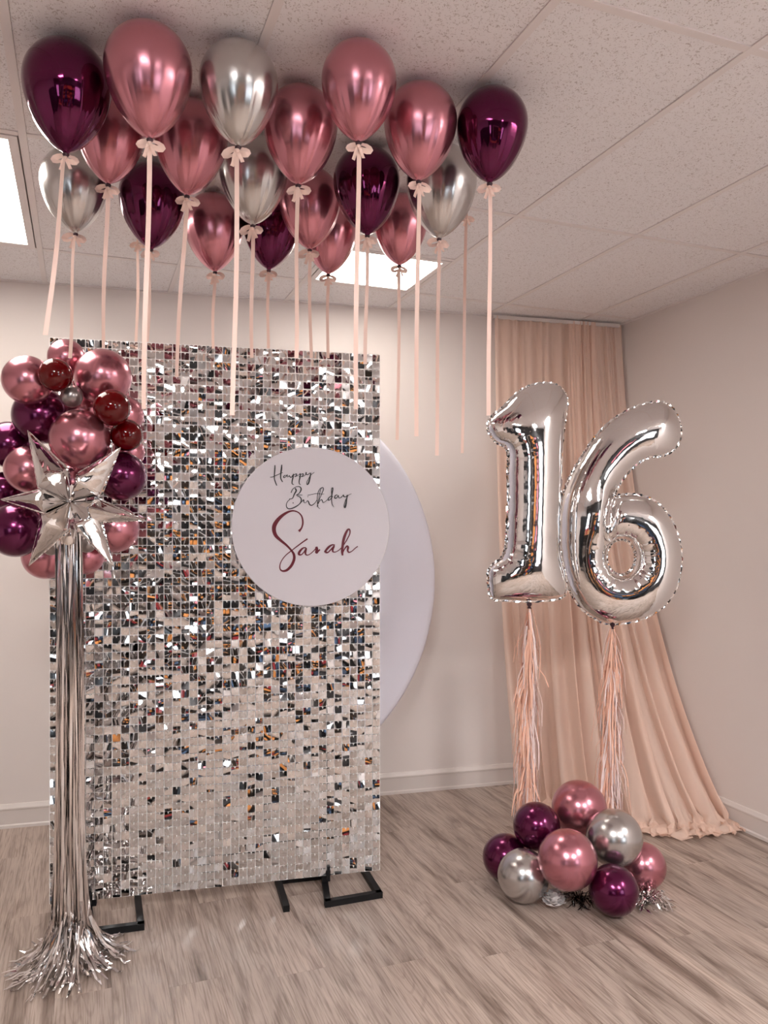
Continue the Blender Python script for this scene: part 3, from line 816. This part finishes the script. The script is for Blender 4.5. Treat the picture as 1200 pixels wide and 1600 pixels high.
# foil seams between arms
g = MB()
for i in range(6):
    a = angs[i]; b = angs[(i + 1) % 6]; dd = (b - a + math.pi) % (2 * math.pi) - math.pi; mid = a + dd / 2
    rr = .060; pts = [(0, 0), (rr * .75 * math.cos(mid + .35), rr * .75 * math.sin(mid + .35)), (rr * math.cos(mid), rr * math.sin(mid)), (rr * .75 * math.cos(mid - .35), rr * .75 * math.sin(mid - .35))]
    v = [(x, y_, z) for y_ in (-.006, .006) for x, z in pts]; g.add(v, [(0, 1, 2, 3), (7, 6, 5, 4), (1, 5, 6, 2), (2, 6, 7, 3)])
g.build('foil_seam', M['foil'], star)


# ------------------------------------------------------------------ silver fringe falling from the star
def strip_mesh(g, path, wid, twist0, twistr):
    n = len(path); v = []
    for i, p in enumerate(path):
        a = path[max(i - 1, 0)]; b = path[min(i + 1, n - 1)]; t = (b - a)
        t = t.normalized() if t.length > 1e-8 else Vector((0, 0, -1))
        ref = Vector((math.cos(twist0 + twistr * i / n), math.sin(twist0 + twistr * i / n), 0)); sd = ref - t * ref.dot(t)
        if sd.length < .05: sd = t.cross(Vector((0, 0, 1)))
        sd.normalize(); w_ = wid * (1 if i < n - 1 else .5) / 2; v += [p + sd * w_, p - sd * w_]
    g.add(v, [(2 * i, 2 * i + 1, 2 * i + 3, 2 * i + 2) for i in range(n - 1)])


ft = P(108, 838, 2.70); fb = floor_pt(112, 1505)
fringe = ob('silver_fringe', None, None, (fb.x, fb.y, 0)); tag(fringe, 'long silver foil fringe tail falling from the star and fanning out on the floor', 'fringe')
g = MB(); rs = random.Random(5)
for k in range(170):
    a = rs.uniform(0, 2 * math.pi); rr = math.sqrt(rs.random())
    top = ft + Vector((math.cos(a) * .040 * rr, math.sin(a) * .022 * rr, rs.uniform(-.02, .02)))
    fan = rs.uniform(.0, .14) * (1 if rs.random() < .85 else 1.3); fa = a + rs.gauss(0, .5)
    br = .055 * rr + .01; path = []
    zl = rs.uniform(.10, .22)
    for i in range(15):
        t = i / 14; z = top.z + (zl - top.z) * t
        q = .35 * t + .65 * t ** 7
        bp = Vector((fb.x + math.cos(a) * br * 1.0, fb.y + math.sin(a) * br * 1.0, 0))
        path.append(Vector((top.x + (bp.x - top.x) * q + .0025 * math.sin(t * 7 + k), top.y + (bp.y - top.y) * q + .0025 * math.cos(t * 6 + k), z)))
    last = path[-1]; kink = rs.uniform(-.25, .25)
    for i in range(1, 10):
        t = i / 9; ang_ = fa + kink * t
        hz = (.10 + fan) * t ** 1.15 * (1 if t < 1 else 1)
        zz = zl * (1 - t) ** 2.1 + .003 + .014 * rs.random() * (t > .5)
        path.append(Vector((last.x + math.cos(ang_) * hz * .82, last.y + math.sin(ang_) * hz * .82, zz)))
    strip_mesh(g, path, rs.uniform(.006, .0115), rs.uniform(0, 6.28), rs.uniform(-7, 7))
tag(g.build('fringe_strands', M['mylar'], fringe, off=(fb.x, fb.y, 0)), kind='stuff')
g = MB(); v, f = lathe([(.012, .05), (.026, .045), (.030, .02), (.028, -.02), (.02, -.03)], 20); g.add([Vector(q) + ft for q in v], f); g.build('fringe_band', M['mylar'], fringe, True, off=(fb.x, fb.y, 0))


# ------------------------------------------------------------------ foil numbers
def inflate(name, outline, hole, crease, cpx, cpy, d, thick, label, yaw=0.0, wr_regions=()):
    k = d / F; ctr = P(cpx, cpy, d)
    root = ob(name, None, None, ctr, (0, 0, -TH + yaw)); tag(root, label, 'foil balloon')

    def cr(pts, n=7):
        p = [np.array(q, float) for q in pts]; out_ = []; N_ = len(p)
        for i in range(N_):
            p0, p1, p2, p3 = p[i - 1], p[i], p[(i + 1) % N_], p[(i + 2) % N_]
            for j in range(n):
                t = j / n; out_.append(.5 * (2 * p1 + (-p0 + p2) * t + (2 * p0 - 5 * p1 + 4 * p2 - p3) * t * t + (-p0 + 3 * p1 - 3 * p2 + p3) * t ** 3))
        return np.array(out_)
    tr_ = lambda q: np.stack([(q[:, 0] / 3.529 + 740 - cpx) * k, -(q[:, 1] / 3.529 + 580 - cpy) * k], 1)
    O = tr_(cr(outline)); loops = [O]
    if hole is not None: loops.append(tr_(cr(hole)))

    def inside(P_):
        r_ = np.zeros(len(P_), bool)
        for lp in loops:
            x, y = P_[:, 0], P_[:, 1]; c_ = np.zeros(len(P_), bool); n = len(lp)
            for i in range(n):
                x1, y1 = lp[i]; x2, y2 = lp[(i + 1) % n]
                cond = ((y1 > y) != (y2 > y)); 
                with np.errstate(all='ignore'): xi = (x2 - x1) * (y - y1) / (y2 - y1 + 1e-12) + x1
                c_ ^= cond & (x < xi)
            r_ ^= c_
        return r_
    h = .005; lo = O.min(0) - 2 * h; hi = O.max(0) + 2 * h
    gx_ = np.arange(lo[0], hi[0], h); gy_ = np.arange(lo[1], hi[1], h); XX, YY = np.meshgrid(gx_, gy_)
    pts = np.stack([XX.ravel(), YY.ravel()], 1); mk = inside(pts).reshape(XX.shape).astype(float)
    if crease is not None:
        cl = tr_(np.array(crease, float))
        cpts = np.concatenate([a + (b - a) * np.linspace(0, 1, 20)[:, None] for a, b in zip(cl[:-1], cl[1:])])
    u = np.zeros_like(mk)
    for _ in range(2500):
        u[1:-1, 1:-1] = (.25 * (u[2:, 1:-1] + u[:-2, 1:-1] + u[1:-1, 2:] + u[1:-1, :-2]) + h * h) * mk[1:-1, 1:-1]
    Zg = np.sqrt(u); 
    sm = Zg.copy()
    for _ in range(3):
        sm[1:-1, 1:-1] = .5 * sm[1:-1, 1:-1] + .125 * (sm[2:, 1:-1] + sm[:-2, 1:-1] + sm[1:-1, 2:] + sm[1:-1, :-2])
    Zg = sm * thick / sm.max()
    sub = .0075; gx2 = np.arange(lo[0], hi[0], sub); gy2 = np.arange(lo[1], hi[1], sub); A, B = np.meshgrid(gx2, gy2); A[1::2] += sub / 2
    q = np.stack([A.ravel(), B.ravel()], 1); q = q[inside(q)]
    allb = np.concatenate(loops); seg = []
    n0 = 0
    for lp in loops: n = len(lp); seg += [(n0 + i, n0 + (i + 1) % n) for i in range(n)]; n0 += n
    dist = np.sqrt(((q[:, None] - allb[None]) ** 2).sum(2)); q = q[dist.min(1) > sub * .55]
    V2 = [Vector(p) for p in np.concatenate([allb, q])]
    rv, re, rf, *_ = delaunay_2d_cdt(V2, seg, [], 0, 1e-7)
    RV = np.array([tuple(p) for p in rv]); cent = np.array([RV[list(t)].mean(0) for t in rf]); ins = inside(cent); tris = [t for t, i in zip(rf, ins) if i]
    dm = np.sqrt(((RV[:, None] - allb[None]) ** 2).sum(2)); nb = dm.argmin(1); dmn = dm.min(1)
    fx = (RV[:, 0] - lo[0]) / h; fy = (RV[:, 1] - lo[1]) / h; ix = np.clip(fx.astype(int), 0, Zg.shape[1] - 2); iy = np.clip(fy.astype(int), 0, Zg.shape[0] - 2); tx_ = fx - ix; ty_ = fy - iy
    Z = Zg[iy, ix] * (1 - tx_) * (1 - ty_) + Zg[iy, ix + 1] * tx_ * (1 - ty_) + Zg[iy + 1, ix] * (1 - tx_) * ty_ + Zg[iy + 1, ix + 1] * tx_ * ty_
    if crease is not None:
        dc = np.sqrt(((RV[:, None] - cpts[None]) ** 2).sum(2)); near_ = dc.min(1); tt = dc.argmin(1) / len(cpts)
        Z = Z * (1 - .80 * np.exp(-(near_ / .022) ** 1.5) * np.clip(1.15 - tt * .7, 0, 1))
    al = nb.astype(float); onb = dmn < 1e-6
    rip = .5 * np.sin(al * 1.35) + .5 * np.sin(al * 2.3 + 1)
    lam = np.full(len(RV), .012); amp = np.full(len(RV), .05)
    for (wx, wy, wrad, wl, wa) in wr_regions:
        c_ = tr_(np.array([[wx, wy]], float))[0]; near = np.hypot(RV[:, 0] - c_[0], RV[:, 1] - c_[1]) < wrad
        lam[near] = wl; amp[near] = wa
    Z = Z * (1 + amp * rip * np.exp(-dmn / lam)); Z[onb] = 0
    Z = np.maximum(Z, .0008); Z[onb] = .0
    # weld top and bottom at the rim
    v = [(p[0], -z, p[1]) for p, z in zip(RV, Z)]; nV = len(v); v += [(p[0], z, p[1]) for p, z in zip(RV, Z)]
    f = []
    for t in tris:
        a, b, c_ = t; s_ = (RV[b][0] - RV[a][0]) * (RV[c_][1] - RV[a][1]) - (RV[b][1] - RV[a][1]) * (RV[c_][0] - RV[a][0])
        if s_ < 0: a, b, c_ = a, c_, b
        f.append((a, b, c_)); f.append((a + nV, c_ + nV, b + nV))
    me = mesh('foil_body', v, f, M['foil'], True)
    bm = bmesh.new(); bm.from_mesh(me); bmesh.ops.remove_doubles(bm, verts=bm.verts[:], dist=1e-5); bm.to_mesh(me); bm.free()
    ob('foil_body', me, root)
    g = MB()
    for li, lp in enumerate(loops):
        n = len(lp); ar = .5 * sum(lp[i][0] * lp[(i + 1) % n][1] - lp[(i + 1) % n][0] * lp[i][1] for i in range(n)); sgn = 1 if ar > 0 else -1
        if li: sgn = -sgn
        vs = []
        for i in range(n):
            t = lp[(i + 1) % n] - lp[i - 1]; t = t / (np.hypot(*t) + 1e-9); nn = np.array([t[1], -t[0]]) * sgn
            o_ = lp[i] + nn * (.007 + .0018 * math.sin(i * 2.1)); jz = .002 * math.sin(i * 1.7)
            vs += [(lp[i][0] - nn[0] * .001, -.001, lp[i][1] - nn[1] * .001), (o_[0], jz - .0004, o_[1]), (o_[0], jz + .0004, o_[1]), (lp[i][0] - nn[0] * .001, .001, lp[i][1] - nn[1] * .001)]
        fs = []
        for i in range(n):
            a = 4 * i; b = 4 * ((i + 1) % n); fs += [(a, b, b + 1, a + 1), (a + 1, b + 1, b + 2, a + 2), (a + 2, b + 2, b + 3, a + 3)]
        g.add(vs, fs)
    g.build('seam', M['foil'], root)
    return root


one = [(72, 300), (100, 250), (160, 200), (230, 130), (300, 85), (380, 64), (450, 70), (500, 105), (522, 160), (515, 230), (500, 330), (490, 450), (485, 600), (480, 750), (476, 880), (474, 960), (486, 1040), (508, 1110), (516, 1180), (505, 1240), (430, 1262), (300, 1268), (180, 1262), (100, 1250), (80, 1200), (76, 1110), (98, 1070), (150, 1030), (175, 960), (182, 850), (188, 700), (186, 560), (188, 470), (172, 420), (125, 395), (88, 355)]
six = [(1040, 178), (1090, 215), (1125, 290), (1128, 370), (1090, 440), (1030, 468), (965, 475), (900, 510), (840, 570), (795, 640), (778, 690), (810, 682), (880, 680), (960, 700), (1030, 750), (1090, 840), (1125, 950), (1132, 1060), (1110, 1180), (1060, 1270), (990, 1330), (900, 1372), (800, 1392), (740, 1392), (680, 1370), (600, 1310), (545, 1230), (512, 1150), (492, 1050), (480, 930), (480, 820), (490, 720), (512, 640), (550, 555), (600, 470), (660, 380), (730, 300), (810, 240), (900, 195), (980, 175)]
sixh = [(812 + 78 * math.cos(a), 1025 + 98 * math.sin(a)) for a in np.linspace(0, 2 * math.pi, 14)[:-1]]
DN = 3.60
n1o = inflate('number_one_balloon', one, None, None, 824, 770, DN, .105, 'silver foil numeral one balloon floating above the floor cluster', R(6), [(210, 420, .10, .035, .06), (200, 1040, .09, .035, .06)])
n6o = inflate('number_six_balloon', six, sixh, [(772, 690), (745, 760), (732, 840), (735, 920)], 968, 802, DN + .12, .115, 'silver foil numeral six balloon floating beside the numeral one', R(-6), [(812, 1025, .15, .05, .07)])


# ------------------------------------------------------------------ peach tassel garlands under the numbers
def tassel(tx_, ty_, bx, by, d, label, seed):
    a = P(tx_, ty_, d); b = P(bx, by, d + .0); root = ob('tassel_garland', None, None, a); tag(root, label, 'tassel garland', 'peach tassel garlands under the foil numbers')
    rs = random.Random(seed); gs = [MB(), MB()]
    for k in range(420):
        t0 = rs.random() ** 1.0 * .93; ln = rs.uniform(.10, .34); ax = a.lerp(b, t0); sa = rs.uniform(0, 2 * math.pi)
        w_ = .058 + .016 * min(1, t0 * 3) ; rr = w_ * rs.uniform(.25, 1.0); wild = rs.random() < .16; path = []
        end = min(ln, (1 - t0) * (a - b).length + .04)
        for i in range(8):
            t = i / 7; q = rr * (min(1, t * 1.6 + .12) ** .6) * (1.0 + (.55 * t if wild else 0))
            path.append(ax + (b - a).normalized() * end * t + Vector((math.cos(sa), math.sin(sa) * .7, 0)) * q + Vector((.003 * math.sin(t * 6 + k), 0, 0)))
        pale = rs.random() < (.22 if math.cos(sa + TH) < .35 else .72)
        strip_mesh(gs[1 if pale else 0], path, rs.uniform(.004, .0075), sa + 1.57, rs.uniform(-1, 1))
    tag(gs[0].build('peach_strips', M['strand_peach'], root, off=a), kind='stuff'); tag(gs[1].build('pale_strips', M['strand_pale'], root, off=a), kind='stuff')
    g = MB(); g.bar(a + Vector((0, 0, .03)), b, .004, .004, (0, 1, 0)); g.build('cord', M['ribbon'], root, off=a)
    ob('knot', KN, root, (0, 0, .012), None, 1.4)


tassel(827, 948, 824, 1268, DN - .0, 'left peach tassel garland hanging from the numeral one balloon', 3)
tassel(957, 980, 953, 1275, DN + .12, 'right peach tassel garland hanging from the numeral six balloon', 4)

# ------------------------------------------------------------------ sheer peach curtain
def wall_y(x): return CY - (CX - x) * math.tan(WB)


curtain = ob('sheer_curtain', None, None, (2.9, 4.05, 0)); tag(curtain, 'sheer peach chiffon curtain hung in the room corner and trailing on the floor', 'curtain')
xl_ = None


def top_pt(px):
    # back wall point at photo column px
    k = (px - 600) / F; dirx = k * CT + ST; diry = CT - k * ST
    # wall: y = CY-(CX-x)*tan(WB)
    tw = math.tan(WB); s_ = (CY - CX * tw) / (diry - dirx * tw); return Vector((dirx * s_, diry * s_))


def curtain_panel(name, px0, px1, bots, nfold, seed, off, zt=CEIL - .012):
    rs = np.random.default_rng(seed); nu, nv = int(nfold * 24), 90; ph = rs.uniform(0, 6.28, 8); T0, T1 = top_pt(px0), top_pt(px1)
    Bp = [floor_pt(x, y) for x, y in bots]; nb = len(Bp) - 1; v = []; f = []
    cut = rs.uniform(-.012, .012, 40)
    for i in range(nu + 1):
        u_ = i / nu; T = T0.lerp(T1, u_); q = min(int(u_ * nb), nb - 1); B = Bp[q].lerp(Bp[q + 1], u_ * nb - q); B = Vector((B.x, B.y))
        uf = u_ * nfold * 2 * math.pi + 1.6 * math.sin(u_ * 9 + ph[0]) + .9 * math.sin(u_ * 23 + ph[1])
        lf = u_ * nfold * .6 * 2 * math.pi + 1.0 * math.sin(u_ * 6 + ph[2])
        dirn = (B - T); dl = dirn.length; dn = dirn.normalized() if dl > .05 else Vector((.2, -1)).normalized()
        for j in range(nv + 1):
            s_ = j / nv * 1.14
            if s_ <= 1:
                gq = .45 * s_ ** 1.25 + .55 * s_ ** 3.6; z = zt * (1 - s_) 
                p = T.lerp(B, gq)
            else:
                e = (s_ - 1) / .14; p = B + dn * (.12 * e) ; z = 0
                p = p + Vector((-dn.y, dn.x)) * .03 * math.sin(lf * 2.3 + e * 3)
            a1 = .010 * (1 - .35 * s_); a2 = .006 + .040 * min(s_, 1) ** 1.2
            wob = a1 * math.sin(uf + .7 * math.sin(s_ * 4 + u_ * 8)) + a2 * math.sin(lf + 1.1 * s_ * math.sin(u_ * 5 + ph[3])) + .010 * s_ * math.sin(u_ * nfold * 5.1 + ph[4])
            fl = 0
            zz = z
            if s_ > .93:
                e = min(1, (s_ - .93) / .07); rf_ = abs(math.sin(lf * 2.1 + (s_ - .93) * 42 + ph[5])) ; zz = max(z, 0) + e * (.008 + .030 * rf_ * (1 if s_ < 1.1 else .5)) ; 
            nx, ny = -ST, -CT
            p2 = Vector((p.x + nx * (wob * (1 if s_ < 1 else .4) + off), p.y + ny * (wob * (1 if s_ < 1 else .4) + off)))
            # slide sideways at the floor so folds bunch
            sl = .02 * min(1, s_) * math.sin(uf * .5 + ph[6]); p2.x += CT * sl; p2.y += -ST * sl
            p2.x = min(p2.x, XR - .028 - .008 * (1 + math.sin(uf))); p2.y = min(p2.y, wall_y(p2.x) - .028)
            v.append((p2.x - 2.9, p2.y - 4.05, max(zz, .004)))
    for i in range(nu):
        for j in range(nv): a = i * (nv + 1) + j; f.append((a, a + 1, a + nv + 2, a + nv + 1))
    return ob(name, mesh(name, v, f, M['sheer'], True), curtain)


curtain_panel('curtain_panel', 771, 905, [(812, 1248), (872, 1260), (960, 1276)], 10, 1, .06)
curtain_panel('curtain_panel', 884, 927, [(968, 1278), (985, 1284), (1045, 1292)], 6, 2, .075)
curtain_panel('curtain_panel', 910, 967, [(1050, 1292), (1100, 1288), (1152, 1276)], 6, 3, .055)
g = MB(); a = top_pt(768); b = top_pt(966); g.bar((a.x - .02 - 2.9, a.y - .06 - 4.05, CEIL - .02), (b.x - .04 - 2.9, b.y - .06 - 4.05, CEIL - .02), .02, .02); g.build('curtain_rod', M['trim'], curtain)

# ------------------------------------------------------------------ flower and tinsel at the foot of the cluster
fp = floor_pt(866, 1418); fl = ob('fabric_rose', None, None, (fp.x, fp.y, 0)); tag(fl, 'small white satin rose tucked under the front balloons', 'artificial flower')
rs = random.Random(8)
for k in range(26):
    a = k * 2.399; t = k / 26; rad = .010 + .034 * t; v = []; nn_ = 5; wd = .016 + .016 * t; tilt = .35 + .75 * t
    for i in range(nn_ + 1):
        for j in range(nn_ + 1):
            x = (i / nn_ - .5) * 2; y = j / nn_
            w_ = wd * math.sqrt(max(0, 1 - (y - .45) ** 2 * 2.2)) * x; hgt = y * .034 * (1 - .25 * t)
            rr = rad * (.35 + .65 * math.sin(y * 1.5)) + (x * x) * -.007 + .006 * y * math.sin(x * 5 + k)
            px_, pz_ = rr + hgt * math.sin(tilt) * .4, .012 + hgt * math.cos(tilt * .7) + .026 * (1 - t)
            v.append((px_ * math.cos(a) - w_ * math.sin(a), px_ * math.sin(a) + w_ * math.cos(a), max(pz_, .003)))
    f = [(i * (nn_ + 1) + j, i * (nn_ + 1) + j + 1, (i + 1) * (nn_ + 1) + j + 1, (i + 1) * (nn_ + 1) + j) for i in range(nn_) for j in range(nn_)]
    ob('petal', mesh('petal', v, f, M['petal'], True), fl, (0, 0, 0), None, 1.05)


def tuft(px, py, n, rad, mt, label, seed, wid=(.004, .008), hz=.05):
    p = floor_pt(px, py); o = MB(); rs = random.Random(seed)
    for k in range(n):
        a = rs.uniform(0, 2 * math.pi); r0 = rs.uniform(0, .02); rr = rad * rs.uniform(.5, 1); hh = rs.uniform(.3, 1) * hz; path = []; ku = rs.uniform(-1.2, 1.2)
        for i in range(9):
            t = i / 8; an = a + ku * t; q = r0 + rr * t; path.append(Vector((p.x + math.cos(an) * q, p.y + math.sin(an) * q, .004 + hh * math.sin(min(1, t * 1.1) * math.pi * .9) * (1 - .5 * t) + .004 * math.sin(t * 12 + k))))
            path[-1].z = max(path[-1].z, .003)
        strip_mesh(o, path, rs.uniform(*wid), rs.uniform(0, 6), rs.uniform(-6, 6))
    ob_ = o.build('tinsel_tuft', mt, None, off=(p.x, p.y, 0)); ob_.location = (p.x, p.y, 0)
    return tag(ob_, label, 'tinsel', 'tinsel tufts under the floor cluster', 'stuff')


M['dark_tinsel'] = mat('black_foil', (.05, .045, .045), .12, 1.0)
tuft(1012, 1410, 90, .115, M['mylar'], 'silver foil tinsel spilling out at the right of the front plum balloon', 2)
tuft(905, 1408, 70, .09, M['dark_tinsel'], 'black and silver tinsel between the satin rose and the front plum balloon', 3, (.003, .006), .04)
